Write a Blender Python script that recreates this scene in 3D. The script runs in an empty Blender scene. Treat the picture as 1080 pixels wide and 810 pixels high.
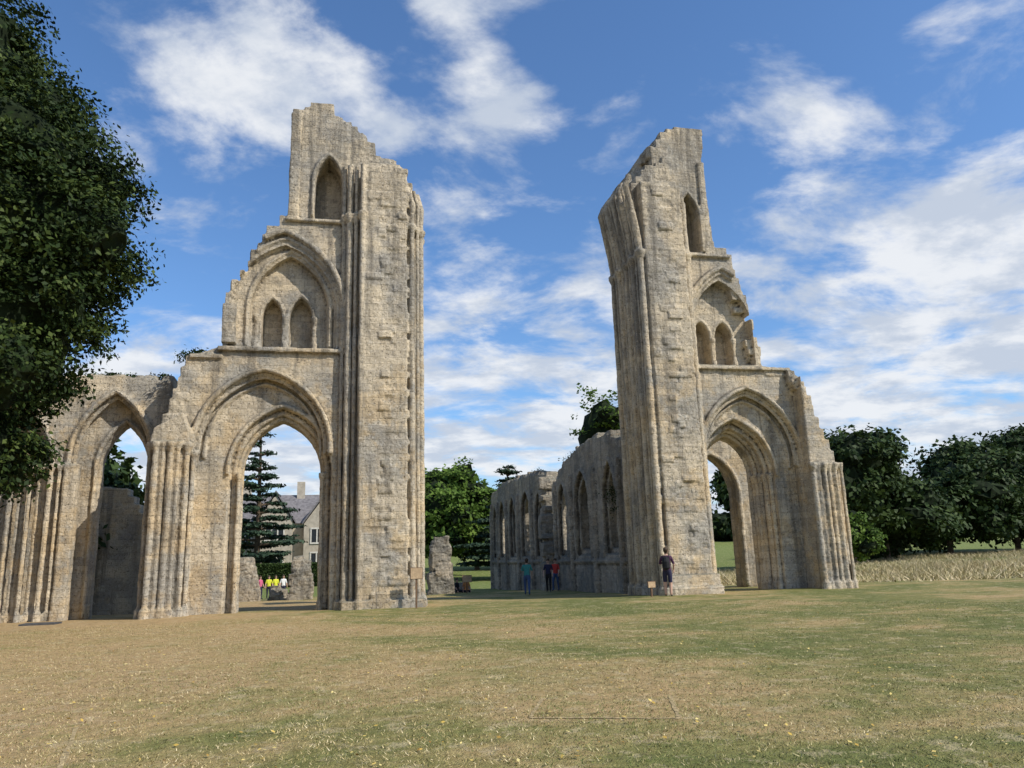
import bpy, bmesh, math, random
import numpy as np
from mathutils import Vector, Matrix
random.seed(7); rng=np.random.default_rng(7)
scene=bpy.context.scene
COL=scene.collection
R=math.radians
# ------------------------------------------------------------------ helpers
def link(ob):
    COL.objects.link(ob); return ob
class Acc:
    def __init__(s): s.v=[]; s.f=[]
    def add(s,v,f):
        n=len(s.v); s.v+=[tuple(q) for q in v]; s.f+=[tuple(i+n for i in q) for q in f]
    def box(s,x0,x1,y0,y1,z0,z1,rot=0):
        v=[(x,y,z) for x in (x0,x1) for y in (y0,y1) for z in (z0,z1)]
        if rot:
            cx,cz=(x0+x1)/2,(z0+z1)/2; c,si=math.cos(rot),math.sin(rot)
            v=[(cx+(x-cx)*c-(z-cz)*si,y,cz+(x-cx)*si+(z-cz)*c) for x,y,z in v]
        s.add(v,[(0,1,3,2),(4,6,7,5),(0,4,5,1),(2,3,7,6),(0,2,6,4),(1,5,7,3)])
    def prism(s,poly,y0,y1,swap=False):
        n=len(poly)
        if swap: v=[(y0,a,b) for a,b in poly]+[(y1,a,b) for a,b in poly]
        else: v=[(a,y0,b) for a,b in poly]+[(a,y1,b) for a,b in poly]
        f=[tuple(range(n)),tuple(range(2*n-1,n-1,-1))]+[(i,i+n,(i+1)%n+n,(i+1)%n) for i in range(n)]
        s.add(v,f)
    def tube(s,pts,rad,n=8,closed=True):
        pts=[Vector(p) for p in pts]; m=len(pts)
        if not hasattr(rad,'__len__'): rad=[rad]*m
        v=[];f=[]
        for i,p in enumerate(pts):
            d=(pts[min(i+1,m-1)]-pts[max(i-1,0)]).normalized()
            ref=Vector((0,1,0)) if abs(d.y)<.8 else Vector((1,0,0))
            a=d.cross(ref).normalized(); b=d.cross(a)
            for k in range(n):
                t=2*math.pi*k/n; v.append(p+a*math.cos(t)*rad[i]+b*math.sin(t)*rad[i])
        for i in range(m-1):
            for k in range(n):
                f.append((i*n+k,i*n+(k+1)%n,(i+1)*n+(k+1)%n,(i+1)*n+k))
        f.append(tuple(range(n-1,-1,-1))); f.append(tuple((m-1)*n+k for k in range(n)))
        s.add(v,f)
    def shaft(s,x,y,r,z0,z1,cap=None,n=10):
        s.tube([(x,y,z0-.3),(x,y,z0+.25),(x,y,z0+.3),(x,y,z0+.36),(x,y,z1)],[r*1.7,r*1.6,r*1.25,r,r*.97],n)
        if cap: s.tube([(x,y,cap-.25),(x,y,cap),(x,y,cap+.12)],[r,r*1.7,r*1.75],n)
    def mesh(s,name):
        me=bpy.data.meshes.new(name); me.from_pydata(s.v,[],s.f); me.update()
        bm=bmesh.new(); bm.from_mesh(me); bmesh.ops.recalc_face_normals(bm,faces=bm.faces); bm.to_mesh(me); bm.free()
        return me
    def obj(s,name,mat=None):
        ob=link(bpy.data.objects.new(name,s.mesh(name)))
        if mat: ob.data.materials.append(mat)
        return ob
def arch(cx,w,zs,za,z0,n=14):
    h=za-zs; Rr=(w*w+h*h)/(2*w); pts=[(cx-w,z0)]
    aend=math.asin(min(1,h/Rr)) if Rr>=w else math.pi-math.asin(h/Rr)
    L=[(cx-w+Rr-Rr*math.cos(aend*i/n),zs+Rr*math.sin(aend*i/n)) for i in range(n+1)]
    L[-1]=(cx,za)
    pts+=L; pts+=[(2*cx-x,z) for x,z in L[-2::-1]]; pts.append((cx+w,z0))
    return pts
def apply_mods(ob):
    dg=bpy.context.evaluated_depsgraph_get(); dg.update()
    me=bpy.data.meshes.new_from_object(ob.evaluated_get(dg))
    ob.modifiers.clear(); ob.data=me
    return ob
def cut(ob,cutters):
    for c in cutters:
        co=c.obj('cutter')
        m=ob.modifiers.new('b','BOOLEAN'); m.operation='DIFFERENCE'; m.object=co; m.solver='EXACT'
        apply_mods(ob); bpy.data.objects.remove(co)
def P(poly,y0,y1,swap=False):
    a=Acc(); a.prism(poly,y0,y1,swap); return a
tex={}
def cltex(sz,depth=3):
    k=(sz,depth)
    if k not in tex:
        t=bpy.data.textures.new('cl%s'%sz,'CLOUDS'); t.noise_scale=sz; t.noise_depth=depth; tex[k]=t
    return tex[k]
def finish(name,parts,mat,voxel=.047,d1=.07,d2=.035):
    bm=bmesh.new()
    for p in parts:
        me=p.data if isinstance(p,bpy.types.Object) else p.mesh('t')
        bm.from_mesh(me)
        if isinstance(p,bpy.types.Object): bpy.data.objects.remove(p)
    bmesh.ops.triangulate(bm,faces=bm.faces)
    me=bpy.data.meshes.new(name); bm.to_mesh(me); bm.free()
    ob=link(bpy.data.objects.new(name,me))
    m=ob.modifiers.new('r','REMESH'); m.mode='VOXEL'; m.voxel_size=voxel
    for sz,st in ((.9,d1),(.13,d2)):
        m=ob.modifiers.new('d','DISPLACE'); m.texture=cltex(sz); m.strength=st; m.mid_level=.5; m.texture_coords='LOCAL'
    apply_mods(ob)
    ob.data.materials.clear(); ob.data.materials.append(mat)
    return ob
def simple(p):
    n=len(p)
    def cr(a,b,c): return (b[0]-a[0])*(c[1]-a[1])-(b[1]-a[1])*(c[0]-a[0])
    for i in range(n):
        a,b=p[i],p[(i+1)%n]
        if math.dist(a,b)<.004: return False
        for j in range(i+2,n):
            if i==0 and j==n-1: continue
            c,d=p[j],p[(j+1)%n]
            if max(a[0],b[0])<min(c[0],d[0])-.005 or max(c[0],d[0])<min(a[0],b[0])-.005 or max(a[1],b[1])<min(c[1],d[1])-.005 or max(c[1],d[1])<min(a[1],b[1])-.005: continue
            if cr(a,b,c)*cr(a,b,d)<=1e-7 and cr(c,d,a)*cr(c,d,b)<=1e-7: return False
    return True
def ragged(pts,step=.3,jit=.1):
    """pts: list of (x,z,type). 's' = broken masonry steps up to this point"""
    for attempt in range(60):
        j=jit*(1-attempt/60)
        out=[(pts[0][0],pts[0][1])]
        for i in range(1,len(pts)):
            x0,z0=pts[i-1][:2]; x1,z1=pts[i][:2]
            if pts[i][2]=='s':
                L=math.hypot(x1-x0,z1-z0); n=max(1,int(L/step/1.3))
                cx,cz=x0,z0
                for k in range(1,n+1):
                    t=k/n; nx=x0+(x1-x0)*t; nz=z0+(z1-z0)*t
                    if k<n: nx+=random.uniform(-j,j); nz+=random.uniform(-j,j)*.6
                    if (nz>cz): q=(cx,nz)
                    else: q=(nx,cz)
                    if math.dist(q,(cx,cz))>.01 and math.dist(q,(nx,nz))>.01: out.append(q)
                    out.append((nx,nz)); cx,cz=nx,nz
            else: out.append((x1,z1))
        if simple(out): return out
    print('RAGGED FALLBACK'); return [(q[0],q[1]) for q in pts]
def rubble(a,x0,x1,z0,z1,y,depth=.04,hole=.02):
    z=z0; mid=(x0+x1)/2
    while z<z1:
        h=random.uniform(.18,.32); x=x0-random.uniform(0,.03)
        while x<x1:
            w=random.uniform(.25,.6); xe=min(x+w,x1+random.uniform(-.02,.03))
            if xe-x>.05:
                cm=abs((x+xe)/2-mid)<.22
                if random.random()>(.28 if cm else hole):
                    d=random.uniform(depth*.6,depth) if random.random()<.95 else depth*1.9
                    if cm: d=random.uniform(0,.10)
                    a.box(x+.004,xe-.004,y-d,y+.5,z+.004,z+h-.004,random.uniform(-.012,.012))
            x+=w
        z+=h
# ------------------------------------------------------------------ materials
def newmat(name):
    m=bpy.data.materials.new(name); m.use_nodes=True
    nt=m.node_tree; b=nt.nodes['Principled BSDF']; b.inputs['Specular IOR Level'].default_value=.2
    return m,nt,b
class N:
    def __init__(s,nt): s.nt=nt
    def n(s,t,**k):
        q=s.nt.nodes.new(t)
        for a,b in k.items():
            if a.startswith('_'): setattr(q,a[1:],b)
            else: q.inputs[a.replace('__',' ')].default_value=b
        return q
    def l(s,a,b): s.nt.links.new(a,b)
    def noise(s,vec,scale,detail=4,rough=.55):
        q=s.n('ShaderNodeTexNoise',Scale=scale,Detail=detail,Roughness=rough)
        if vec: s.l(vec,q.inputs['Vector'])
        return q.outputs['Fac']
    def ramp(s,fac,stops):
        q=s.n('ShaderNodeValToRGB'); cr=q.color_ramp
        while len(cr.elements)<len(stops): cr.elements.new(.5)
        for e,(p,c) in zip(cr.elements,stops):
            e.position=p; e.color=(c,c,c,1) if not hasattr(c,'__len__') else (*c,1)
        s.l(fac,q.inputs[0]); return q.outputs[0]
    def mix(s,fac,a,b,mode='MIX'):
        q=s.n('ShaderNodeMix',_data_type='RGBA',_blend_type=mode)
        for i,v in ((0,fac),(6,a),(7,b)):
            if isinstance(v,bpy.types.NodeSocket): s.l(v,q.inputs[i])
            else: q.inputs[i].default_value=v if i==0 else (*v,1)
        return q.outputs[2]
    def math(s,op,a,b=0,c=0,clamp=False):
        q=s.n('ShaderNodeMath',_operation=op,_use_clamp=clamp)
        for i,v in enumerate((a,b,c)):
            if isinstance(v,bpy.types.NodeSocket): s.l(v,q.inputs[i])
            else: q.inputs[i].default_value=v
        return q.outputs[0]
    def maprange(s,v,a,b,c=0,d=1):
        q=s.n('ShaderNodeMapRange'); s.l(v,q.inputs[0])
        for i,x in enumerate((a,b,c,d)): q.inputs[i+1].default_value=x
        q.interpolation_type='SMOOTHSTEP'
        return q.outputs[0]
def stone(name,pale=(.60,.515,.385),grey=(.40,.37,.315),ochre=(.59,.44,.25),bw=.62,bh=.26,ochre_amt=.6,mortar=.72,dark=1.,top=True):
    m,nt,b=newmat(name); g=N(nt)
    tc=g.n('ShaderNodeTexCoord').outputs['Object']
    w=g.n('ShaderNodeTexNoise',Scale=1.6,Detail=2.); g.l(tc,w.inputs['Vector'])
    wv=g.n('ShaderNodeVectorMath',_operation='SCALE'); g.l(w.outputs['Color'],wv.inputs[0]); wv.inputs['Scale'].default_value=.10
    ad=g.n('ShaderNodeVectorMath',_operation='ADD'); g.l(tc,ad.inputs[0]); g.l(wv.outputs[0],ad.inputs[1])
    sp=g.n('ShaderNodeSeparateXYZ'); g.l(ad.outputs[0],sp.inputs[0])
    xy=g.math('ADD',sp.outputs[0],sp.outputs[1])
    cb=g.n('ShaderNodeCombineXYZ'); g.l(xy,cb.inputs[0]); g.l(sp.outputs[2],cb.inputs[1])
    br=g.n('ShaderNodeTexBrick',Scale=1.,Mortar__Size=.009,Mortar__Smooth=.6,Bias=0.,Brick__Width=bw,Row__Height=bh)
    br.inputs['Color1'].default_value=(.74,.74,.75,1); br.inputs['Color2'].default_value=(1.12,1.1,1.06,1); br.inputs['Mortar'].default_value=(mortar,mortar,mortar,1)
    br.offset_frequency=2; br.squash=.7; br.squash_frequency=3
    g.l(cb.outputs[0],br.inputs['Vector'])
    n1=g.noise(tc,.45,4,.62); n2=g.noise(tc,.8,5,.66); n3=g.noise(tc,14,3,.7)
    base=g.mix(g.maprange(n1,.43,.60),pale,grey)
    spz=g.n('ShaderNodeSeparateXYZ'); g.l(tc,spz.inputs[0])
    low=g.maprange(spz.outputs[2],12,6,.3,1)
    oc=g.math('MULTIPLY',g.math('MULTIPLY',g.maprange(n2,.47,.60),low),ochre_amt)
    base=g.mix(oc,base,ochre)
    base=g.mix(.75,base,br.outputs['Color'],'MULTIPLY')
    mp=g.n('ShaderNodeMapping'); mp.inputs['Scale'].default_value=(1.7,1.7,.13); g.l(tc,mp.inputs[0])
    st=g.noise(mp.outputs[0],1.0,5,.68)
    hi=g.maprange(spz.outputs[2],8,19,0,.05) if top else .02
    base=g.mix(g.maprange(g.math('ADD',st,hi),.51,.66,0,.72*dark),base,(.165,.148,.12))
    spk=g.noise(tc,3.4,6,.78)
    base=g.mix(g.maprange(g.math('ADD',spk,hi),.555,.65,0,.52*dark),base,(.15,.138,.12))
    lich=g.noise(tc,6.5,4,.75); base=g.mix(g.maprange(lich,.59,.67,0,.45),base,(.68,.63,.53))
    pit=g.noise(tc,20,2,.6); pm=g.maprange(pit,.61,.68)
    base=g.mix(g.math('MULTIPLY',pm,.7),base,(.07,.06,.048))
    base=g.mix(g.maprange(n3,.3,.7,.0,.45),base,(.62,.58,.50),'MULTIPLY')
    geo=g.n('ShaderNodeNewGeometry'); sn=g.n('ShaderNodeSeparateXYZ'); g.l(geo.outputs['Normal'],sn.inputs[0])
    base=g.mix(g.maprange(geo.outputs['Pointiness'],.488,.44,0,.8),base,(.07,.06,.045))  # cavities darkened in colour: occlusion shade along with weathering dirt
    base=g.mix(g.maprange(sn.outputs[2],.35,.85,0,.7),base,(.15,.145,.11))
    g.l(base,b.inputs['Base Color']); b.inputs['Roughness'].default_value=.95
    bh_=g.math('ADD',g.math('MULTIPLY',n3,.6),g.math('MULTIPLY',br.outputs['Fac'],-.35))
    bh2=g.math('SUBTRACT',bh_,g.math('MULTIPLY',pm,.7))
    bp=g.n('ShaderNodeBump',Strength=.85,Distance=.05); g.l(bh2,bp.inputs['Height']); g.l(bp.outputs[0],b.inputs['Normal'])
    return m
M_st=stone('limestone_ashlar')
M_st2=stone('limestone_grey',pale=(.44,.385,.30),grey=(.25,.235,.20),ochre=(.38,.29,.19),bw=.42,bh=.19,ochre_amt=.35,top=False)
def flat(name,c,rough=.8,var=.2,scale=8):
    m,nt,b=newmat(name); g=N(nt); tc=g.n('ShaderNodeTexCoord').outputs['Object']
    n=g.noise(tc,scale,4)
    g.l(g.mix(g.maprange(n,.3,.7),tuple(x*(1-var) for x in c),tuple(x*(1+var) for x in c)),b.inputs['Base Color'])
    b.inputs['Roughness'].default_value=rough; return m
def leafmat(name,dark,mid,light,transl=.25):
    m,nt,b=newmat(name); g=N(nt)
    at=g.n('ShaderNodeAttribute',_attribute_name='v')
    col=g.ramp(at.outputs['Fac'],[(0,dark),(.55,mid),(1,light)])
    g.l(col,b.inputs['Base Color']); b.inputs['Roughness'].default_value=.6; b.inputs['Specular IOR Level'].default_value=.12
    if transl:
        tr=g.n('ShaderNodeBsdfTranslucent'); g.l(col,tr.inputs[0])
        mx=g.n('ShaderNodeMixShader'); mx.inputs[0].default_value=transl
        out=[n for n in nt.nodes if n.type=='OUTPUT_MATERIAL'][0]
        g.l(b.outputs[0],mx.inputs[1]); g.l(tr.outputs[0],mx.inputs[2]); g.l(mx.outputs[0],out.inputs[0])
    return m
def ground_color(g,tc):
    n1=g.noise(tc,.16,5,.68); n2=g.noise(tc,.7,5,.72); n3=g.noise(tc,9,3,.7)
    mp=g.n('ShaderNodeMapping'); mp.inputs['Scale'].default_value=(.25,.8,1); mp.inputs['Rotation'].default_value=(0,0,.5); g.l(tc,mp.inputs[0])
    n4=g.noise(mp.outputs[0],.8,4,.7)
    sp=g.n('ShaderNodeSeparateXYZ'); g.l(tc,sp.inputs[0])
    gx=g.maprange(sp.outputs[0],-7,8,-.065,.035)
    f=g.math('ADD',g.math('ADD',g.math('MULTIPLY',n1,.50),g.math('ADD',g.math('MULTIPLY',n2,.22),g.math('MULTIPLY',n4,.28))),gx)
    f=g.math('ADD',g.math('MULTIPLY',g.math('SUBTRACT',f,.49),1.9),.49)
    col=g.ramp(f,[(.34,(.53,.37,.185)),(.44,(.49,.355,.165)),(.51,(.40,.32,.135)),(.58,(.28,.26,.09)),(.68,(.18,.20,.06))])
    gy=g.maprange(sp.outputs[1],14,40,0,1)
    col=g.mix(gy,col,(.17,.22,.055))
    col=g.mix(g.maprange(n3,.35,.65,.0,.55),col,(.58,.53,.44),'MULTIPLY')
    col=g.mix(g.maprange(g.noise(tc,2.2,5,.8),.53,.62,0,.5),col,(.58,.47,.28))
    col=g.mix(g.maprange(g.noise(tc,3.1,5,.8),.54,.63,0,.55),col,(.18,.155,.065))
    return col,n3
def groundmat():
    m,nt,b=newmat('dry_lawn'); g=N(nt); tc=g.n('ShaderNodeTexCoord').outputs['Object']
    col,n3=ground_color(g,tc); g.l(col,b.inputs['Base Color']); b.inputs['Roughness'].default_value=1
    h=g.math('ADD',g.noise(tc,60,2,.8),g.math('MULTIPLY',n3,1.5))
    bp=g.n('ShaderNodeBump',Strength=.8,Distance=.05); g.l(h,bp.inputs['Height']); g.l(bp.outputs[0],b.inputs['Normal'])
    return m
def blademat(name,base=None):
    m,nt,b=newmat(name); g=N(nt); tc=g.n('ShaderNodeTexCoord').outputs['Object']
    at=g.n('ShaderNodeAttribute',_attribute_name='v')
    if base: col=g.ramp(at.outputs['Fac'],base)
    else:
        sp=g.n('ShaderNodeSeparateXYZ'); g.l(tc,sp.inputs[0])
        a_=g.ramp(at.outputs['Fac'],[(0,(.11,.12,.035)),(.4,(.32,.265,.10)),(.8,(.56,.44,.22)),(1,(.74,.62,.38))])
        b_=g.ramp(at.outputs['Fac'],[(0,(.09,.12,.03)),(.5,(.19,.20,.06)),(.8,(.38,.33,.14)),(1,(.66,.56,.32))])
        gx=g.math('ADD',g.noise(tc,.35,5,.72),g.maprange(sp.outputs[0],-7,8,-.09,.08))
        col=g.mix(g.maprange(gx,.45,.56),a_,b_)
    g.l(col,b.inputs['Base Color']); b.inputs['Roughness'].default_value=.8
    return m
# ------------------------------------------------------------------ numpy quads
def quads(name,V,att,mat,k=4):
    n=V.shape[0]; me=bpy.data.meshes.new(name)
    me.vertices.add(n*k); me.vertices.foreach_set('co',V.astype(np.float32).ravel())
    me.loops.add(n*k); me.loops.foreach_set('vertex_index',np.arange(n*k,dtype=np.int32))
    me.polygons.add(n); me.polygons.foreach_set('loop_start',np.arange(0,n*k,k,dtype=np.int32))
    me.polygons.foreach_set('loop_total',np.full(n,k,dtype=np.int32))
    me.update(); a=me.attributes.new('v','FLOAT','FACE'); a.data.foreach_set('value',att.astype(np.float32))
    me.materials.append(mat)
    return link(bpy.data.objects.new(name,me))
def leaves(C,size,out=None,att=None,aspect=.6,up=.5):
    n=len(C); nrm=rng.normal(size=(n,3)); 
    if out is not None: nrm=nrm*.6+out
    nrm[:,2]+=up; nrm/=np.linalg.norm(nrm,axis=1)[:,None]+1e-6
    a=np.cross(nrm,rng.normal(size=(n,3))); a/=np.linalg.norm(a,axis=1)[:,None]+1e-6
    b=np.cross(nrm,a); s=size*rng.uniform(.6,1.3,size=(n,1))
    return np.stack([C-a*s,C+b*s*aspect,C+a*s,C-b*s*aspect],axis=1)
def crown(name,lobes,nclump,per,size,sig,mat,parent=None,flat_z=.6,shell=.55,up=.5):
    vol=np.array([l[3]*l[4]+l[4]*l[5]+l[3]*l[5] for l in lobes]); cnt=(nclump*vol/vol.sum()).astype(int)+1
    Cs=[];Os=[];As=[]
    for l,c in zip(lobes,cnt):
        d=rng.normal(size=(c,3)); d/=np.linalg.norm(d,axis=1)[:,None]
        rr=rng.uniform(shell,1.0,size=(c,1))**.7
        rr*=1+.16*np.sin(d[:,:1]*7+l[0])*np.cos(d[:,2:]*8+l[1])
        cc=np.array(l[:3])+d*rr*np.array(l[3:6])
        ca=rng.uniform(0,1,size=c)
        for i in range(c):
            k=int(per*rng.uniform(.5,1.4)); sg=sig*rng.uniform(.6,1.4)
            off=np.clip(rng.normal(size=(k,3)),-1.7,1.7)*sg*np.array([1,1,flat_z])
            Cs.append(cc[i]+off); Os.append(np.repeat(d[i][None],k,0)*.8)
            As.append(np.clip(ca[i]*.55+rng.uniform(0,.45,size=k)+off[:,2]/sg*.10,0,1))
    C=np.concatenate(Cs); ob=quads(name,leaves(C,size,np.concatenate(Os),up=up),np.concatenate(As),mat)
    if parent: ob.parent=parent
    return ob
M_bark=flat('bark',(.10,.075,.05),.9,.4,6)
M_core=flat('shade_core',(.012,.02,.007),1,.4,3)  # near-black filler, added to block light and put shade behind the leaves
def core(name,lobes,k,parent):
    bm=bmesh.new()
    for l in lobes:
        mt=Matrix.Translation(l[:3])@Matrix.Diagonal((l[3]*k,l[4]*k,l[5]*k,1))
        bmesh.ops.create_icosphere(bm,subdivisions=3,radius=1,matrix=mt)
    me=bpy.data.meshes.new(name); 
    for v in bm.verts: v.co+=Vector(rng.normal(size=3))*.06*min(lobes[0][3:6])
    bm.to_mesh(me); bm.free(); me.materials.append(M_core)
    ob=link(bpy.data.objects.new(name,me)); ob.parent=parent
def tree(name,x,y,z,h,lobes,mat,nclump=400,per=35,size=.3,sig=.7,tr=.35,flat_z=.6,corek=.6,up=.5,shell=.55):
    lobes=[(x+l[0],y+l[1],z+l[2],l[3],l[4],l[5]) for l in lobes]
    a=Acc(); top=Vector((x,y,z+h*.75))
    a.tube([(x,y,z-.5),(x,y,z+.4),(x+.1,y,z+h*.3),(x,y+.1,z+h*.55),top],[tr*1.5,tr*1.05,tr*.8,tr*.55,tr*.2],9)
    for l in lobes:
        e=Vector(l[:3]); s=Vector((x,y,z+h*random.uniform(.22,.5))) if flat_z>.3 else Vector((x,y,l[2]-.3)); mid=(s+e)/2+Vector((0,0,.1*h*random.uniform(-.3,.6)*(flat_z>.3)))
        a.tube([s,mid,e,e+(e-s)*.1],[tr*.45,tr*.3,tr*.16,tr*.05],6)
    tk=a.obj(name,M_bark)
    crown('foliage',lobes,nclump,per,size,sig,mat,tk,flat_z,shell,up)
    if corek: core('shade_core',lobes,corek,tk)
    return tk
def rlobes(n,rx,rz,cz,lr):
    o=[(0,0,cz,rx*.75,rx*.75,rz*.8)]
    for i in range(n):
        t=random.uniform(0,2*math.pi); el=random.uniform(-.9,1); q=math.sqrt(1-min(.95,el*el))
        o.append((rx*.72*q*math.cos(t),rx*.72*q*math.sin(t),cz+rz*.7*el,lr*random.uniform(.7,1.3),lr*random.uniform(.7,1.3),lr*random.uniform(.55,.95)))
    return o
# ------------------------------------------------------------------ LEFT CROSSING TOWER
def left_tower():
    a=Acc(); a.prism(ragged([(-6.0,-.5,''),(-6.2,6.0,'l'),(-5.8,7.5,'s'),(-5.2,9.1,'s'),(-4.2,9.5,'l'),(-4.2,11.2,'l'),(-3.45,12.5,'s'),(-2.85,14.0,'s'),(-2.05,14.8,'s'),(-2.0,19.3,'l'),(-.9,19.8,'s'),(-.4,19.3,'s'),(.1,18.7,'s'),(.8,18.0,'s'),(1.5,17.4,'s'),(1.5,-.5,'l')]),0,1.5)
    w=a.obj('w')
    cut(w,[P(arch(-2.65,2.3,5.7,8.45,-1),-1,.38),
           P(arch(-2.0,1.78,4.9,7.25,-1.1),-1.1,.72),
           P(arch(-2.0,1.42,4.9,6.85,-1.2),-1.2,3),
           P(arch(-2.1,1.95,10.9,13.55,9.5),-1,.22),
           P(arch(-1.9,1.42,11.0,13.2,9.55),-1.05,.55),
           P(arch(-2.55,.36,10.9,11.55,9.6),-1.1,1.2),P(arch(-1.48,.42,10.9,11.65,9.6),-1.1,1.2),
           P(arch(-.55,.52,16.3,17.4,14.75),-1,1.1)])
    d=Acc()
    def hood(cx,wd,zs,za,z0,y,r,lo=0,hi=1):
        p=arch(cx,wd,zs,za,z0,16); n=len(p); p=p[int(n*lo):int(math.ceil(n*hi))]
        d.tube([(x,y,z) for x,z in p],r,8)
    hood(-2.65,2.38,5.7,8.62,5.5,-.1,.10); hood(-2.65,2.18,5.7,8.36,5.5,.12,.065); hood(-2.65,2.02,5.7,8.14,5.4,.33,.06)
    hood(-2.0,1.85,4.9,7.35,4.8,.34,.08); hood(-2.0,1.62,4.9,7.1,0,.62,.09); hood(-2.0,1.45,4.9,6.88,0,.85,.07); hood(-2.0,1.44,4.9,6.88,0,1.25,.08)
    hood(-2.15,2.32,10.9,14.1,9.5,-.1,.12,.42,1); hood(-2.1,2.12,10.9,13.82,9.5,-.02,.07,.36,1); hood(-2.1,1.93,10.9,13.6,9.5,.16,.07,.33,1)
    hood(-1.9,1.52,11,13.4,9.6,.2,.07)
    for cx,ww,za in ((-2.55,.42,11.65),(-1.48,.48,11.75)): hood(cx,ww,10.9,za,9.6,.57,.06)
    hood(-.55,.60,16.3,17.52,14.8,-.04,.07)
    for x in (-3.45,-.55): d.shaft(x,.42,.07,0,4.8,4.75)
    for x in (-2.05,-3.1,-.95): d.shaft(x,.58,.08,9.55,10.8,10.75)
    d.box(-4.35,.5,-.16,.3,9.3,9.46); d.box(-2.15,.45,-.14,.3,14.55,14.70); d.box(-5.3,-4.2,-.1,1.6,9.0,9.16)
    d.box(-2.05,-1.65,-.12,.3,14.75,19.2); d.box(-4.25,-3.75,-.1,.3,9.6,11.1)
    d.prism(ragged([(.35,-.5,''),(.35,17.6,'l'),(1.4,17.6,'s'),(2.3,17.0,'s'),(2.85,15.8,'s'),(3.0,14.6,'s'),(2.95,-.5,'l')]),.0,2.6)
    d.prism(ragged([(.95,-.5,''),(.95,17.0,'l'),(1.7,17.0,'s'),(2.45,16.6,'s'),(2.5,-.5,'l')]),-.62,.3)
    rubble(d,.95,2.5,0,16.7,-.62)
    for x,y,r in ((.08,-.10,.08),(.30,-.28,.12),(.54,-.40,.075),(.78,-.62,.11)): d.shaft(x,y,r,0,17.0 if x<.5 else 16.9,14.75)
    for x,y,r in ((2.68,-.5,.11),(2.92,-.24,.075),(3.07,.1,.13),(3.08,.5,.08),(3.13,.9,.13),(3.08,1.4,.08),(3.1,1.9,.13),(3.0,2.4,.1)):
        d.shaft(x,y,r,0,14.5,14.4)
        d.tube([(x,y,14.4),(x+.03,y,15.4),(x-.15,y,16.1)],[r,r*1.1,r],8)
    d.box(.2,3.15,-.72,2.7,-.5,.28)
    d.box(-6.25,-5.15,-.42,.2,-.5,5.9)
    d.prism([(-6.3,5.9),(-5.05,5.9),(-5.05,6.3),(-5.3,6.9),(-6.2,6.35)],-.6,.2)
    for i,x in enumerate((-6.3,-6.08,-5.84,-5.6,-5.36,-5.1)):
        d.shaft(x,-.60 if 0<i<5 else -.4,.11 if i%2 else .075,0,5.8,5.75)
    d.shaft(-6.35,0,.12,0,5.8,5.75); d.shaft(-6.35,.5,.09,0,5.8,5.75); d.shaft(-4.95,-.1,.1,0,5.6,5.5)
    for i in range(26):
        t=i/26; x=-6.1+1.1*t; z=6.2+2.9*t
        d.box(x-.15,x+random.uniform(.1,.3),random.uniform(-.1,.4),random.uniform(.9,1.6),z-.2,z+random.uniform(.02,.2))
    for i in range(50):
        t=random.random(); x=-.9+3.2*t; z=19.7-2.6*t
        d.box(x-.2,x+random.uniform(.1,.3),random.uniform(.02,.6),random.uniform(.9,1.7),z-.5,z+random.uniform(-.05,.24))
    return finish('ruined_abbey_tower',[w,d],M_st)
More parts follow.
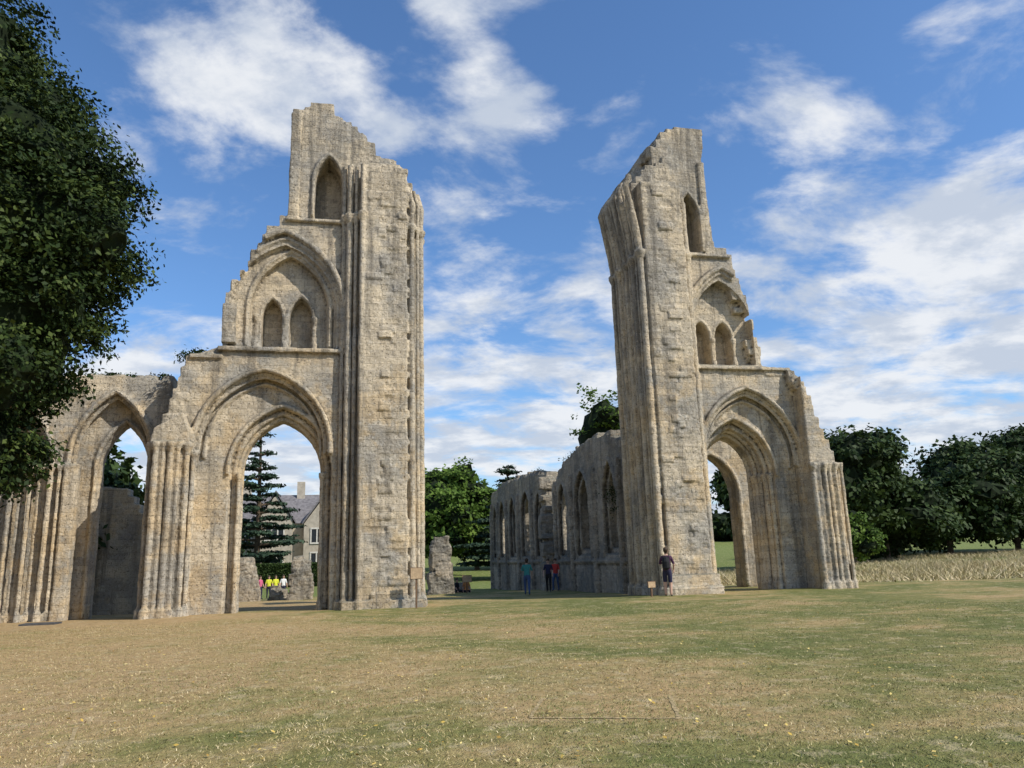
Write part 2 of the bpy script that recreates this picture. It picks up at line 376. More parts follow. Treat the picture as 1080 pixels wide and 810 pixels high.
def right_tower():
    a=Acc(); a.prism(ragged([(13.3,-.5,''),(13.3,18.9,'l'),(14.1,20.0,'s'),(14.9,20.35,'s'),(15.9,20.2,'s'),(15.85,19.4,'l'),(15.7,18.7,'l'),(15.95,14.6,'l'),(16.5,14.3,'s'),(16.75,13.6,'s'),(17.3,11.7,'s'),(17.65,9.3,'s'),(18.85,9.0,'l'),(19.4,7.6,'s'),(20.0,5.5,'s'),(20.1,-.5,'l')]),0,1.9)
    w=a.obj('w')
    cut(w,[P(arch(16.72,2.2,5.3,8.1,-1),-1,.38),
           P(arch(16.25,1.7,4.7,6.95,-1.1),-1.1,.75),
           P(arch(16.25,1.45,4.7,6.65,-1.2),-1.2,1.2),
           P(arch(16.25,1.25,4.7,6.4,-1.3),-1.3,3),
           P(arch(16.0,1.38,10.9,13.05,9.3),-1,.5),
           P(arch(15.2,.40,10.6,11.3,9.35),-1.1,1.2),P(arch(16.22,.42,10.6,11.3,9.35),-1.1,1.2),
           P(arch(14.85,.46,15.9,17.0,14.3),-1,3)])
    d=Acc()
    def hood(cx,wd,zs,za,z0,y,r,lo=0,hi=1):
        p=arch(cx,wd,zs,za,z0,16); n=len(p); p=p[int(n*lo):int(math.ceil(n*hi))]
        d.tube([(x,y,z) for x,z in p],r,8)
    hood(16.72,2.28,5.3,8.28,5.0,-.1,.10); hood(16.72,2.08,5.3,8.0,5.0,.12,.065); hood(16.72,1.92,5.3,7.78,4.9,.33,.06)
    hood(16.25,1.77,4.7,7.05,4.6,.34,.08)
    for wd,y in ((1.66,.62),(1.5,.78),(1.40,1.05),(1.3,1.25),(1.22,1.65)): hood(16.25,wd,4.7,4.7+wd*1.36,0,y,.075)
    hood(16.1,1.85,10.8,13.6,9.3,-.1,.12,0,.58); hood(16.1,1.66,10.8,13.38,9.3,-.04,.07,0,.58); hood(16.05,1.48,10.8,13.18,9.3,.1,.07,0,.6)
    for cx in (15.2,16.22): hood(cx,.46,10.6,11.4,9.35,.52,.06)
    hood(14.85,.54,15.9,17.12,14.35,-.04,.07)
    for x in (14.72,15.71,16.7): d.shaft(x,.53,.08,9.3,10.5,10.45)
    for y in (.6,.85,1.1,1.4): 
        d.shaft(17.87-(y-.5)*.4,y,.075,0,4.6,4.6); d.shaft(14.63+(y-.5)*.4,y,.075,0,4.6,4.6)
    d.box(14.2,18.9,-.16,.3,9.05,9.21); d.box(14.2,16.6,-.14,.3,14.08,14.23)
    d.box(15.45,15.75,-.12,.3,14.3,18.6); d.box(17.75,18.8,-.05,2.0,8.85,9.02)
    d.prism(ragged([(12.25,-.5,''),(12.25,14.0,'l'),(12.1,15,'l'),(11.85,16.9,'l'),(12.2,17.6,'s'),(13.0,18.7,'s'),(14.2,19.8,'s'),(14.25,-.5,'l')]),.6,2.9)
    d.prism(ragged([(12.3,-.5,''),(12.2,17.0,'l'),(12.9,18.0,'s'),(14.2,18.7,'s'),(14.3,-.5,'l')]),-.1,.9)
    d.prism(ragged([(12.42,-.5,''),(12.35,16.7,'l'),(13.0,17.1,'s'),(14.0,17.2,'s'),(14.2,-.5,'l')]),-.75,.3)
    rubble(d,12.42,14.15,0,16.9,-.75)
    d.box(12.1,14.5,-.98,2.9,-.5,.3); d.box(12.3,14.4,-.9,0,.3,.75)
    for i in range(9):
        y=-.6+i*.4; r=(.14,.075)[i%2]
        d.shaft(12.17,y,r,0,14.0,13.85)
        d.tube([(12.17,y,13.9),(12.08,y,14.9),(11.92,y,15.9),(11.72,y,16.9),(11.92,y,17.4)],[r,r*1.1,r*1.1,r,r*.9],8)
    for x,y,r in ((14.35,-.38,.13),(14.52,-.17,.08),(14.64,.0,.08)): d.shaft(x,y,r,0,16.6,13.9)
    d.prism(ragged([(18.95,-.5,''),(18.95,8.7,'l'),(19.4,7.4,'s'),(19.8,6.0,'s'),(20.15,5.0,'s'),(20.25,-.5,'l')]),-.7,.2)
    for i,x in enumerate((18.95,19.2,19.45,19.7,19.95,20.25)):
        d.shaft(x,-.84,.11 if i%2==0 else .075,0,5.0,4.9)
    d.shaft(20.35,-.4,.12,0,4.9,4.8); d.shaft(20.35,.1,.1,0,4.9,4.8)
    for i in range(22):
        t=i/22; x=18.9+1.2*t; z=8.8-3.6*t
        d.box(x-.2,x+random.uniform(.1,.3),random.uniform(-.5,.4),random.uniform(.9,1.9),z-.3,z+random.uniform(0,.25))
    for i in range(36):
        x=random.uniform(13.0,15.5); z=19.0+(x-13.0)*.6 if x<14.3 else 20.1
        d.box(x,x+random.uniform(.2,.4),random.uniform(0,.6),random.uniform(1.0,1.8),z-.4,z+random.uniform(-.05,.26))
    for i in range(16):
        t=random.random(); x=16.7+.9*t; z=13.6-4.0*t
        d.box(x-.3,x+random.uniform(.05,.25),random.uniform(.02,.6),random.uniform(1.0,1.8),z-.4,z+random.uniform(-.2,.05))
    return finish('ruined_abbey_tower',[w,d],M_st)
left_tower(); right_tower()
# ------------------------------------------------------------------ transept remains on the far left
def transept():
    a=Acc(); a.prism(ragged([(-15,-.5,''),(-15,8.3,'l'),(-11,8.4,'s'),(-8,8.6,'s'),(-6.1,8.4,'s'),(-6.1,-.5,'l')]),1.3,2.6)
    w=a.obj('w')
    cut(w,[P(arch(-7.95,1.35,5.5,7.9,-1),0,1.75),P(arch(-7.65,.85,5.2,6.9,-1.1),-.1,4),P(arch(-11.2,1.3,5.2,7.6,-1),0,1.7)])
    d=Acc()
    for cx,wd,zs,za,y,r in ((-7.95,1.4,5.5,8.0,1.25,.1),(-7.95,1.25,5.5,7.8,1.5,.07),(-7.65,.92,5.2,7.0,1.72,.08),(-7.65,.85,5.2,6.9,2.0,.08),(-11.2,1.35,5.2,7.7,1.3,.1),(-11.2,.9,5.2,7.0,1.6,.1)):
        d.tube([(x,y,z) for x,z in arch(cx,wd,zs,za,0 if r<.09 else zs-.2,14)],r)
    for i in range(10): d.shaft(-9.55-.2*i,1.15-(.25 if i%3==1 else 0),.09 if i%2 else .065,0,5.3,5.2)
    d.box(-9.4,-8.95,1.0,1.5,-.5,5.3)
    for i in range(30):
        x=random.uniform(-9.5,-6.3); d.box(x,x+random.uniform(.15,.4),random.uniform(1.3,1.8),2.5,8.2,8.45+random.uniform(0,.3))
    d.prism(ragged([(-13,-.5,''),(-13,5.2,'l'),(-9,5.0,'s'),(-7.6,3.2,'s'),(-7.6,-.5,'l')]),7,8)
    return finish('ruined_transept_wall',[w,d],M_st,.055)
transept()
def chapel():
    a=Acc(); a.prism(ragged([(14.6,-.6,''),(14.6,6.8,'l'),(18,7.4,'s'),(21.5,6.6,'s'),(22.3,4.2,'s'),(22.5,-.6,'l')]),5,6)
    w=a.obj('w'); cut(w,[P(arch(17.4,1.35,4.2,6.2,-1),4,7),P(arch(20.6,.9,4.2,5.7,-1),4,7)])
    d=Acc()
    for cx,wd in ((17.4,1.4),(20.6,.95)):
        for y in (4.97,5.3): d.tube([(x,y,z) for x,z in arch(cx,wd,4.2,4.2+wd*1.42,0)],.1)
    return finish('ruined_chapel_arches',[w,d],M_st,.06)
chapel()
# ------------------------------------------------------------------ choir aisle wall (runs away from the viewer)
def choir():
    for k,(y0,y1,tops,wins) in enumerate((
        (4.6,16.2,[(4.6,6.6),(6.5,7.3),(9,7.5),(12,7.2),(15,6.6),(16.2,5.6)],[(6.5,1.05),(10.9,1.35),(14.6,.9)]),
        (17.4,36,[(17.4,4.6),(18.2,6.6),(22,7.0),(27,7.2),(32,7.2),(36,6.8)],[(20,1.),(23.6,1.5),(27.8,1.1),(31.5,1.2),(34.3,.9)]))):
        zb=-1.6
        pts=[(y0,zb,'')]+[(y,z,'s' if i else 'l') for i,(y,z) in enumerate(tops)]+[(y1,zb,'l')]
        a=Acc(); a.prism(ragged(pts,.35,.12),12.8,14.0,True); w=a.obj('w')
        cs=[]
        for i,(c,wd) in enumerate(wins):
            cs.append(P(arch(c,wd,4.2,6.1 if wd>1 else 5.8,1.6),12,13.05,True))
            cs.append(P(arch(c,wd*.72,4.2,5.7 if wd>1 else 5.4,1.9),11.9,15 if (i+k)%2==0 else 13.5,True))
        cut(w,cs); d=Acc()
        for c,wd in wins:
            d.tube([(12.8,y,z) for y,z in arch(c,wd,4.2,6.1 if wd>1 else 5.8,1.6)],.1)
            d.tube([(13.0,y,z) for y,z in arch(c,wd*.72,4.2,5.7 if wd>1 else 5.4,1.9)],.08)
        ys=[wins[0][0]-wins[0][1]-.5]+[(wins[i][0]+wins[i+1][0])/2 for i in range(len(wins)-1)]+[wins[-1][0]+wins[-1][1]+.4]
        for y in ys:
            if y>y0 and y<y1: d.tube([(12.7,y,zb),(12.7,y,5.2),(12.72,y,6.0)],[.17,.15,.1])
        d.box(12.68,13,y0,y1,1.2,1.35)
        for i in range(int((y1-y0)*5)):
            y=random.uniform(y0,y1); z=np.interp(y,[t[0] for t in tops],[t[1] for t in tops])
            d.box(12.85+random.uniform(0,.3),13.9-random.uniform(0,.3),y-.2,y+random.uniform(0,.25),z-.4,z+random.uniform(-.1,.32))
        if k:
            for i in range(70):
                z=random.uniform(-1,6); d.box(12.6-random.uniform(0,.5),13.9,y0-random.uniform(0,.8)*(1-z/9),y0+.4,z,z+random.uniform(.2,.5))
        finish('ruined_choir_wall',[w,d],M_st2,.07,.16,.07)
choir()
def stub(x,y,z,w,dp,h,seed):
    random.seed(seed); d=Acc()
    n=int(h/.28)
    for i in range(n):
        s=1-.45*(i/n)**2
        for j in range(5):
            cx=x+random.uniform(-.5,.5)*w*s*.55; 
            d.box(cx-w*.28*s,cx+w*.28*s,y-dp/2*s*random.uniform(.7,1),y+dp/2*s*random.uniform(.7,1),z-.4+i*.28,z+(i+1)*.28)
    return finish('ruined_wall_stub',[d],M_st2,.07,.3,.1)
stub(6.5,21.2,-.6,1.6,1.4,3.9,1); stub(-5.6,22.6,-.7,2.0,1.6,3.0,2); stub(-2.1,22.8,-.7,1.5,1.4,2.9,3); stub(-3.6,25,-.8,1.2,1,1.3,5); stub(8.3,25,-.8,1.6,1,1.1,6)
random.seed(11)
# ------------------------------------------------------------------ ground
def gz(X,Y):
    X=np.asarray(X,float); Y=np.asarray(Y,float)
    d=np.interp(Y,[-60,0,4,20,38,60,100,200,700],[0,0,-.08,-.5,-.95,-.9,.6,5,14])
    xr=np.clip((X-22)/40,0,1); d=d*(1-xr)+np.interp(Y,[-60,0,30,60,100,200,700],[0,0,.1,.3,1.2,6,16])*xr
    return d+.05*np.sin(X*.31+1)*np.sin(Y*.27)+.02*np.sin(X*1.1)*np.cos(Y*.9)
def axis(a,b,fine0,fine1,st):
    L=list(np.arange(fine0,fine1,st)); x=fine0; s=st
    while x>a: s*=1.3; x-=s; L.insert(0,x)
    x=L[-1]; s=st
    while x<b: s*=1.3; x+=s; L.append(x)
    return np.array(L)
xs=axis(-900,900,-24,40,.5); ys=axis(-120,900,-30,40,.5)
GX,GY=np.meshgrid(xs,ys); GZ=gz(GX,GY); nx,ny=len(xs),len(ys)
me=bpy.data.meshes.new('lawn_ground'); V=np.stack([GX,GY,GZ],-1).reshape(-1,3)
F=[(j*nx+i,j*nx+i+1,(j+1)*nx+i+1,(j+1)*nx+i) for j in range(ny-1) for i in range(nx-1)]
me.from_pydata(V.tolist(),[],F); me.materials.append(groundmat()); me.polygons.foreach_set('use_smooth',[True]*len(F))
link(bpy.data.objects.new('lawn_ground',me))
def blades(name,X,Y,h,wd,mat,lean=.6):
    n=len(X); Z=gz(X,Y); b=np.stack([X,Y,Z-.005],1); t=rng.uniform(0,2*np.pi,n)
    hh=h*rng.uniform(.4,1.2,n); ww=wd*rng.uniform(.6,1.3,n)
    s=np.stack([np.cos(t),np.sin(t),np.zeros(n)],1)*ww[:,None]
    tip=b+np.stack([rng.normal(size=n)*lean*hh,rng.normal(size=n)*lean*hh,hh],1)
    return quads(name,np.stack([b-s,b+s,tip],1),rng.uniform(0,1,n),mat,3)
nc=30000; t=rng.uniform(5,26,nc); az=rng.uniform(R(-26),R(52),nc); CX=t*np.sin(az); CY=-28.8+t*np.cos(az)
k=rng.integers(0,nc,200000); sp_=.05+.004*t[k]
blades('short_grass',CX[k]+rng.normal(size=len(k))*sp_,CY[k]+rng.normal(size=len(k))*sp_,.026,.006,blademat('lawn_blades'),1.0)
n=150000; X=rng.uniform(22,115,n); Y=2+45*rng.uniform(0,1,n)**1.1
pat=np.sin(X*.42+1.6*np.sin(Y*.33))+np.sin(Y*.55+X*.19)+.6*np.sin(X*1.7+Y*.8)
k=pat+rng.normal(size=n)*.8+np.clip((Y-9)/9,-1.2,.4)>-.1; X,Y,pat=X[k],Y[k],pat[k]
hv=.20+.20*np.clip(pat+.5,0,2)*np.clip((Y+1)/12,.25,1)
blades('long_dry_grass',X,Y,hv,.028,blademat('dry_blades',[(0,(.20,.20,.08)),(.35,(.44,.36,.18)),(1,(.70,.58,.37))]),.8)
n=1500; t=5+20*rng.uniform(0,1,n)**1.3; az=rng.uniform(R(-25),R(50),n); X=t*np.sin(az); Y=-28.8+t*np.cos(az)
C=np.stack([X,Y,gz(X,Y)+.025],1)
M_fl=blademat('fallen_leaf',[(0,(.26,.14,.04)),(.5,(.55,.38,.08)),(1,(.75,.62,.25))])
quads('fallen_leaves',leaves(C,.022,up=4),rng.uniform(0,1,n),M_fl)
M_soil=flat('bare_soil',(.33,.25,.13),1,.4,18)
def strip(x0,y0,x1,y1,w):
    a=Acc(); n=14; d=Vector((x1-x0,y1-y0,0)); s=Vector((-d.y,d.x,0)).normalized(); L=[]
    for i in range(n+1):
        c=Vector((x0,y0,0))+d*i/n
        for q in (-1,1):
            e=c+s*q*w*random.uniform(.3,.7); L.append((e.x,e.y,float(gz(e.x,e.y))+.006))
    a.v=L; a.f=[(2*i,2*i+1,2*i+3,2*i+2) for i in range(n)]
    return a.obj('turf_parch_mark',M_soil)
strip(-1.9,-22.6,-2.6,-19.4,.05); strip(1.9,-20.9,3.3,-21.3,.05); strip(3.3,-21.3,3.7,-20.2,.05); strip(1.9,-20.9,2.3,-19.9,.04)
# ------------------------------------------------------------------ vegetation
M_yew=leafmat('leaf_dark',(.007,.015,.004),(.022,.040,.009),(.085,.115,.026),.12)
M_oak=leafmat('leaf_oak',(.012,.025,.007),(.032,.055,.015),(.07,.105,.028),.12)
M_lime=leafmat('leaf_bright',(.05,.09,.015),(.10,.17,.03),(.18,.26,.05),.3)
M_ced=leafmat('leaf_cedar',(.015,.03,.018),(.035,.06,.035),(.06,.09,.05),0)
lob=[(.2,0,4.9,2.6,3,1.7),(.8,0,7,3.1,3.4,2.2),(1.2,0,9.3,3.5,3.6,2.3),(1.1,0,11.3,3.3,3.4,1.7),(0,0,13.3,3.1,3,1.9),(-.9,0,15.4,2.6,2.8,2),(-2,0,17.4,2.4,2.8,2.2),
     (3.4,-.8,9.4,1.6,1.6,1.1),(3.0,.6,11.2,1.5,1.5,.9),(2.8,-.6,7.9,1.4,1.4,1.0),(2.1,-1.2,6.0,1.5,1.5,1.1),(1.9,0,12.9,1.4,1.4,.9),(.9,-1,14.2,1.3,1.3,.9),(-.2,-2,4.2,2.2,2,1.3),(1.5,-.4,4.2,1.6,1.8,1.3),(.7,-.4,3.5,1.6,1.6,1.0),(-3.5,-1,9,3.5,3.5,6)]
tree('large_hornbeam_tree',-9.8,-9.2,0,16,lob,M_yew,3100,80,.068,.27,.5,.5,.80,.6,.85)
def far(name,x,y,h,w,mat,ncl=260,per=34,size=.33,k=9,tr=.35,cz=.52):
    z=float(gz(x,y)); return tree(name,x,y,z,h,rlobes(k,w,h*.47,h*cz,w*.42),mat,ncl,per,size,w*.10,tr,.6,.72)
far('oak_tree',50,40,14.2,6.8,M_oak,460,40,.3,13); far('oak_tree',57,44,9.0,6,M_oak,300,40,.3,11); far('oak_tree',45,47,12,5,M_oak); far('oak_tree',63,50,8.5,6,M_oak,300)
far('oak_tree',73,53,10.5,7.5,M_oak,420,40,.32,13); far('oak_tree',87,57,16.5,9.5,M_oak,560,42,.36,15); far('oak_tree',101,62,17.5,10,M_oak,460,40,.36,13)
far('oak_tree',66,66,10,7,M_oak); far('oak_tree',80,70,12,8,M_oak); far('oak_tree',94,52,9,7,M_oak)
far('sapling_tree',38.0,24,4.8,2.2,M_lime,150,30,.16,6,.1); far('sapling_tree',42,30,3.2,1.6,M_lime,100,30,.16,6,.1)
far('lime_tree',13.2,72,15.5,6.5,M_lime,420,40,.32,12); far('oak_tree',20,84,12,5,M_oak); far('oak_tree',27,84,12,7,M_oak)
far('ash_tree',16.9,18.5,11.6,2.7,M_lime,150,22,.15,9,.14,.76)
far('oak_tree',-13,9,9,3.6,M_oak,330,40,.22,10); far('oak_tree',-16,24,12,5,M_oak); far('oak_tree',-22,12,11,5,M_oak)
def cedar(name,x,y,h,w,seed,dense=1.):
    r=random.Random(seed); z=float(gz(x,y)); lobes=[]
    for i in range(17):
        t=i/16; zz=h*(.14+.84*t); rad=w*(1-t*.88)*r.uniform(.7,1.05); an=r.uniform(0,6.28)
        for q in range(3 if t<.7 else 2):
            a2=an+q*2.1+r.uniform(-.3,.3); rr=rad*r.uniform(.75,1.1)
            lobes.append((rr*.6*math.cos(a2),rr*.6*math.sin(a2),zz+r.uniform(-.25,.25),rr*.42+.2,rr*.42+.2,h*.010+.08))
    return tree(name,x,y,z,h*1.28,lobes,M_ced,int(560*dense),26,.2,.32,.36,.22,0,1.2,.1)
cedar('cedar_tree',-8.9,66,18.6,6.6,3,1.3); cedar('cedar_tree',19.6,60,13,7.0,4,2.4)
far('oak_tree',-17,75,12,6,M_oak); far('oak_tree',0,112,9,5,M_oak,200)
lobes=[]
for i in range(90):
    x=-160+i*5+random.uniform(-2,2); y=150+random.uniform(-12,12)+abs(x-60)*.1; z=float(gz(x,y)); s=random.uniform(4,7)
    lobes.append((x,y,z+s*.7,s*1.1,s*1.1,s))
tl=crown('distant_treeline',lobes,2600,26,.75,1.3,M_oak); core('shade_core',lobes,.8,tl)
def hedge(x0,x1,y,h):
    n=26000; X=rng.uniform(x0,x1,n); Yh=y+rng.uniform(-.8,.8,n); Zh=rng.uniform(0,h,n); f=rng.integers(0,3,n)
    Zh[f==0]=h; Yh[f==1]=y-.8; C=np.stack([X,Yh,gz(X,Yh)+Zh],1)+rng.normal(size=(n,3))*.06
    o=quads('clipped_hedge',leaves(C,.12),rng.uniform(.2,1,n),M_oak)
    a=Acc(); a.box(x0,x1,y-.7,y+.7,-1.5,h-.9); c=a.obj('hedge_body',M_core); c.parent=o
hedge(-13,1,62,2.4)
C=[]
def tuft(x,y,z,s,n):
    C.append(np.array([x,y,z])+rng.normal(size=(n,3))*s*np.array([1,1,.6]))
for _ in range(12): tuft(random.uniform(-5.7,-4.7),random.uniform(.2,1.0),random.uniform(9.05,9.4),.16,110)
for _ in range(26): tuft(13.3,random.uniform(5,35),7.25,.16,26)
for _ in range(26): tuft(random.uniform(-9,-6.3),random.uniform(1.6,2.3),8.7,.10,34)
for _ in range(5): tuft(12.7,random.uniform(5.2,5.8),random.uniform(3.6,4.6),.22,90)
for _ in range(14): tuft(random.uniform(17.8,18.8),random.uniform(.2,1.6),9.1,.06,16)
C=np.concatenate(C); quads('wall_plants',leaves(C,.05),rng.uniform(0,.6,len(C)),M_oak)
# ------------------------------------------------------------------ manor house
def house():
    e=link(bpy.data.objects.new('stone_manor_house',None)); e.location=(-7.4,88,float(gz(-6.6,88))-.2); e.scale=(1.12,1.05,1.2)
    ms=flat('house_stone',(.42,.37,.29),.9,.15,2); mr=flat('slate_roof',(.17,.16,.16),.7,.25,3); mg=flat('window_glass',(.03,.035,.04),.2); mf=flat('window_frame',(.6,.57,.5))
    def part(a,n,m):
        o=a.obj(n,m); o.parent=e; return o
    a=Acc(); a.box(-6,12,0,8,0,6.2); a.prism([(-3,0),(1.2,0),(1.2,6.4),(-.9,9.4),(-3,6.4)],-2.5,1)
    a.prism([(2.6,0),(6.6,0),(6.6,6.0),(4.6,8.6),(2.6,6.0)],-1.5,1); part(a,'walls',ms)
    a=Acc(); a.prism([(-.4,6.1),(8.4,6.1),(4,9.8)],-6.3,12.3,True); 
    a.prism([(-3.3,6.2),(-.9,9.65),(1.5,6.2),(1.5,6.5),(-.9,9.9),(-3.3,6.5)],-2.7,4); a.prism([(2.4,5.9),(4.6,8.8),(6.8,5.9),(6.8,6.2),(4.6,9.1),(2.4,6.2)],-1.7,4); part(a,'roof',mr)
    a=Acc()
    for x in (-5,1.9,10.5): a.box(x-.5,x+.5,3.4,4.6,8,11.4); 
    part(a,'chimneys',ms)
    a=Acc(); b=Acc()
    for cx,y,zz in ((-.9,-2.5,(1,4.2)),(4.6,-1.5,(1,3.8)),(-5,0,(1,3.9)),(10.0,0,(1,3.9))):
        for z in zz:
            for k in (-.75,0,.75): a.box(cx+k-.28,cx+k+.28,y-.03,y+.2,z,z+1.5)
            b.box(cx-1.2,cx+1.2,y-.12,y+.1,z-.2,z-.03); b.box(cx-1.2,cx+1.2,y-.12,y+.1,z+1.53,z+1.7)
            for k in (-1.12,-.375,.375,1.12): b.box(cx+k-.08,cx+k+.08,y-.1,y+.1,z-.03,z+1.53)
    part(a,'window_glass',mg); part(b,'window_frames',mf)
house()
# ------------------------------------------------------------------ people
M_skin=flat('skin',(.52,.33,.24),.6,.06); M_hair=flat('hair',(.06,.04,.025),.6,.3,40); M_shoe=flat('shoes',(.12,.11,.10)); M_eye=flat('eyes',(.02,.02,.02),.3)
def skin(verts,edges,rad,name,sub=2):
    me=bpy.data.meshes.new(name); me.from_pydata(verts,edges,[]); ob=link(bpy.data.objects.new(name,me))
    m=ob.modifiers.new('s','SKIN'); m.use_smooth_shade=True
    for i,r in enumerate(rad):
        me.skin_vertices[0].data[i].radius=r[:2] if hasattr(r,'__len__') else (r,r)
    me.skin_vertices[0].data[0].use_root=True
    s=ob.modifiers.new('u','SUBSURF'); s.levels=sub; s.render_levels=sub
    return apply_mods(ob)
def person(x,y,face,shirt,legs,shorts=False,arms=((.24,-.02,1.14,.25,-.16,.92),(.24,-.02,1.14,.25,-.16,.92)),stride=.0,hair=M_hair,h=1.0,sit=False,lean=0,bag=None):
    V=[(0,0,.93),(0,0,1.10),(0,0,1.32),(0,.0,1.45),(0,-.01,1.53),(0,-.015,1.60),(0,-.01,1.68)]
    Rr=[(.155,.12),(.13,.105),(.165,.115),(.07,.07),(.055,.055),(.078,.09),(.08,.092)]
    E=[(0,1),(1,2),(2,3),(3,4),(4,5),(5,6)]
    hands=[]
    for s,a in ((1,arms[0]),(-1,arms[1])):
        b=len(V); V+=[(s*.17,0,1.41),(s*a[0],a[1],a[2]),(s*a[3],a[4],a[5])]; Rr+=[.062,.045,.03]; E+=[(2,b),(b,b+1),(b+1,b+2)]
        hands.append((Vector(V[b+2]),(Vector(V[b+2])-Vector(V[b+1])).normalized(),s))
        b=len(V); f=stride*s
        if sit: V+=[(s*.1,-.05,.92),(s*.13,-.45,.92),(s*.13,-.5,.53),(s*.13,-.66,.5)]
        else: V+=[(s*.095,-f*.1,.84),(s*.10,-f*.25-.02,.48),(s*.10,-f*.35+.03,.09),(s*.11,-f*.35-.14,.045)]
        Rr+=[.10,.065 if not shorts else .07,.042,.038]; E+=[(0,b),(b,b+1),(b+1,b+2),(b+2,b+3)]
    ob=skin(V,E,Rr,'person')
    me=ob.data; me.materials.clear()
    for m in (M_skin,shirt,legs,hair,M_shoe): me.materials.append(m)
    for p in me.polygons:
        c=p.center
        k=1
        if c.z>1.475: k=0
        if c.z>1.475 and ((c.z>1.69) or (c.y>.005 and c.z>1.53)): k=3
        if c.z<.96 and abs(c.x)<.21 : k=2
        if abs(c.x)>.19 and c.z<1.16 and not (sit and c.z<1): k=0
        if shorts and c.z<.52 and not sit: k=0
        if c.z<.085 or (sit and c.z<.6 and c.y<-.52): k=4
        p.material_index=k
    d=Acc(); d.tube([(0,-.095,1.63),(0,-.12,1.60),(0,-.098,1.592)],[.006,.014,.01],6)
    for s in (1,-1): d.tube([(s*.082,.005,1.60),(s*.088,.0,1.63),(s*.082,-.005,1.65)],[.008,.014,.008],6)
    o=d.obj('nose_and_ears',M_skin); o.parent=ob
    d=Acc()
    for s in (1,-1): d.tube([(s*.03,-.094,1.638),(s*.03,-.102,1.638)],[.011,.008],6)
    d.tube([(-.025,-.095,1.565),(0,-.102,1.563),(.025,-.095,1.565)],.005,5); o=d.obj('eyes_and_mouth',M_eye); o.parent=ob
    bm=bmesh.new(); bmesh.ops.create_icosphere(bm,subdivisions=3,radius=.1,matrix=Matrix.Translation((0,.018,1.685))@Matrix.Diagonal((.93,1.05,.95,1)))
    for v in bm.verts: v.co.z=max(v.co.z,1.60); v.co.y=max(v.co.y,-.075)
    hm=bpy.data.meshes.new('hair'); bm.to_mesh(hm); bm.free(); hm.materials.append(hair); o=link(bpy.data.objects.new('hair',hm)); o.parent=ob
    if bag:
        d=Acc(); d.tube([(0,.17,.98),(0,.19,1.05),(0,.2,1.25),(0,.17,1.38),(0,.14,1.41)],[.09,.14,.14,.11,.05],10)
        for s in (1,-1): d.tube([(s*.1,.13,1.38),(s*.11,.0,1.47),(s*.11,-.12,1.36),(s*.13,-.1,1.15),(s*.12,.1,1.03)],.017,6)
        o=d.obj('rucksack',bag); o.parent=ob
    for p,dr,s in hands:
        side=dr.cross(Vector((s,0,0))).normalized(); d=Acc(); 
        d.tube([p,p+dr*.04,p+dr*.09],[.024,.036,.03],8)
        nrm=dr.cross(side)
        for i,L in enumerate((.065,.078,.072,.055)):
            b=p+dr*.085+side*(.027-.018*i); d.tube([b,b+dr*L*.5,b+dr*L*.85-nrm*s*.012,b+dr*L-nrm*s*.03],[.010,.009,.0085,.006],6)
        b=p+dr*.03+side*.03; d.tube([b,b+dr*.03+side*.025,b+dr*.06+side*.03],[.012,.011,.008],6)
        o=d.obj('hand',M_skin); o.parent=ob
    ob.location=(x,y,float(gz(x,y))-(.78*h if sit else 0)); ob.rotation_euler=(lean,0,face); ob.scale=(h,h,h); ob.name='person'
    return ob
c=lambda n,*q: flat('cloth_'+n,q,.85,.15,20)
navy=c('navy',.03,.03,.06); purple=c('maroon',.07,.03,.06); teal=c('teal',.05,.24,.22); blue=c('denim',.06,.10,.20); red=c('red',.45,.05,.04); black=c('black',.02,.02,.022); hi=c('yellow',.60,.62,.05); white=c('white',.7,.7,.68)
person(11.85,-1.75,R(150),purple,navy,True,((.26,-.05,1.16,.14,-.22,1.24),(.26,-.02,1.15,.22,-.12,.95)),.15,bag=black)
person(9.2,9.1,R(165),teal,blue,False,((.26,-.1,1.15,.12,-.26,1.2),(.25,0,1.14,.24,-.14,.92)),.5)
person(11.35,13.0,R(-20),navy,black,False,stride=.4); person(11.95,13.7,R(-40),red,blue,False,stride=-.4)
for x,y,m in ((-4.2,31,hi),(-3.7,31.6,white),(-4.75,32,hi),(-5.3,31.4,c('pink',.5,.12,.2))): person(x,y,R(random.uniform(-60,60)),m,navy,stride=.2,h=.95)
for x,y,m in ((7.3,22.5,navy),(8.6,24.0,c('orange',.5,.22,.08)),(8.0,24.2,black)): person(x,y,R(random.uniform(-60,60)),m,black,sit=True)
# ------------------------------------------------------------------ small signs
M_board=flat('sign_board',(.46,.33,.20)); M_wood=flat('post_wood',(.16,.10,.06)); M_slate=flat('slate',(.08,.08,.08))
def sign(name,x,y,face,w=.42,h=.3,top=1.0):
    a=Acc(); a.box(-.03,.03,-.03,.03,-.2,top); a.box(-w*.5-.02,w*.5+.02,-.045,-.032,top-h*.6,top+h*.4+.02)
    o=a.obj(name,M_wood); b=Acc(); b.box(-w/2,w/2,-.06,-.048,top-h*.55,top+h*.4); q=b.obj('panel',M_board); q.parent=o
    o.location=(x,y,float(gz(x,y))); o.rotation_euler=(0,0,face); return o
sign('information_sign',2.75,-1.15,0,.4,.38,1.2); sign('information_sign',7.9,19.5,R(10),.6,.4,.9); sign('information_sign',11.5,-1.0,R(10),.3,.22,.45)
a=Acc(); a.box(-9.35,-8.35,-1.75,-1.1,-.05,.07); a.obj('stone_slab',M_slate)
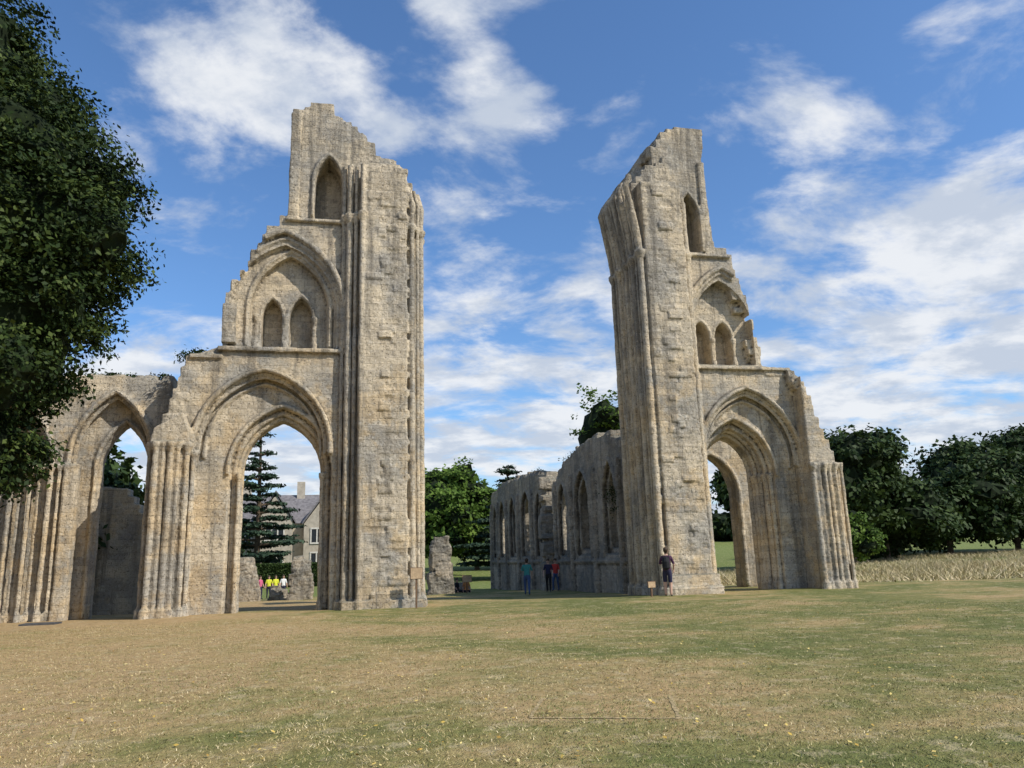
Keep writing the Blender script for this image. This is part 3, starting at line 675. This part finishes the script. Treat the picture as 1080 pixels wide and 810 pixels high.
# ------------------------------------------------------------------ sky, sun
SAZ,SEL=129,42
w=bpy.data.worlds.new('World'); scene.world=w; w.use_nodes=True; nt=w.node_tree; g=N(nt); nt.nodes.clear()
out=g.n('ShaderNodeOutputWorld'); bg=g.n('ShaderNodeBackground',Strength=.11)
sky=g.n('ShaderNodeTexSky'); sky.sky_type='NISHITA'; sky.sun_disc=False; sky.sun_elevation=R(SEL); sky.sun_rotation=R(SAZ); sky.air_density=1.0; sky.dust_density=.6; sky.ozone_density=2.0
tc=g.n('ShaderNodeTexCoord').outputs['Generated']
sp=g.n('ShaderNodeSeparateXYZ'); g.l(tc,sp.inputs[0])
zz=g.math('ADD',g.math('MAXIMUM',sp.outputs[2],0),.2)
cb=g.n('ShaderNodeCombineXYZ'); g.l(g.math('DIVIDE',sp.outputs[0],zz),cb.inputs[0]); g.l(g.math('DIVIDE',sp.outputs[1],zz),cb.inputs[1])
mp=g.n('ShaderNodeMapping'); mp.inputs['Location'].default_value=(3.3,1.7,0); mp.inputs['Rotation'].default_value=(0,0,R(35)); mp.inputs['Scale'].default_value=(1.1,1.3,1); g.l(cb.outputs[0],mp.inputs[0])
nz=g.n('ShaderNodeTexNoise',Scale=2.5,Detail=10.,Roughness=.60,Distortion=.25); g.l(mp.outputs[0],nz.inputs['Vector'])
dens=g.math('ADD',g.math('MULTIPLY',g.math('SUBTRACT',nz.outputs['Fac'],.5),1.6),.47)
def blob(az,el,rad,wt):
    global dens
    a,e=R(az),R(el); v=(math.sin(a)*math.cos(e),math.cos(a)*math.cos(e),math.sin(e))
    q=g.n('ShaderNodeVectorMath',_operation='DISTANCE'); g.l(tc,q.inputs[0]); q.inputs[1].default_value=v
    dens=g.math('ADD',dens,g.maprange(q.outputs['Value'],rad,0,0,wt))
for b_ in ((-7,37,.15,.26),(-2,33,.16,.24),(3,30,.12,.16),(6,41,.10,.24),(10,37,.11,.26),(13,33,.10,.26),(2,38,.06,-.12),(8.8,22,.13,.16),(36,25,.13,.22),(42,19,.15,.16),(48,19,.2,.22),(21,27,.07,.14),(35,33,.08,.14),(-14,27,.12,.14),(25,38,.2,-.14),(27,23,.12,-.06),(43,37,.16,-.06),(-20,40,.18,-.12)): blob(*b_)
dens=g.math('ADD',dens,g.maprange(sp.outputs[2],.40,.16,-.05,.26))
cov=g.maprange(dens,.45,.78)
shade=g.n('ShaderNodeTexNoise',Scale=3.4,Detail=6.,Roughness=.6); g.l(mp.outputs[0],shade.inputs['Vector'])
ccol=g.mix(g.maprange(shade.outputs['Fac'],.40,.60),(5.2,5.8,6.8),(7.9,8.1,8.4))
skyc=g.mix(1.0,sky.outputs[0],(.96,1.28,1.60),'MULTIPLY')
col=g.mix(g.math('MULTIPLY',cov,.95),skyc,ccol)
g.l(col,bg.inputs[0]); g.l(bg.outputs[0],out.inputs[0])
S=Vector((math.sin(R(SAZ))*math.cos(R(SEL)),math.cos(R(SAZ))*math.cos(R(SEL)),math.sin(R(SEL))))
sl=bpy.data.lights.new('sun','SUN'); sl.energy=4.9; sl.angle=R(.5); sl.color=(1,.94,.85)
so=link(bpy.data.objects.new('sun',sl)); so.rotation_euler=S.to_track_quat('Z','Y').to_euler(); so.location=(20,-40,40)
# ------------------------------------------------------------------ camera
th,p,r=R(13),R(12.7),R(1.8)
F=Vector((math.sin(th)*math.cos(p),math.cos(th)*math.cos(p),math.sin(p))); r0=Vector((math.cos(th),-math.sin(th),0)); u0=r0.cross(F)
Rc=r0*math.cos(r)-u0*math.sin(r); Uc=r0*math.sin(r)+u0*math.cos(r)
cd=bpy.data.cameras.new('camera'); cd.sensor_width=36; cd.lens=27.03; cd.clip_end=3000; cd.clip_start=.1
co=link(bpy.data.objects.new('camera',cd)); m=Matrix((Rc,Uc,-F)).transposed().to_4x4(); m.translation=(0,-28.8,1.6); co.matrix_world=m
scene.camera=co
scene.view_settings.view_transform='Standard'; scene.view_settings.look='None'; scene.view_settings.exposure=0
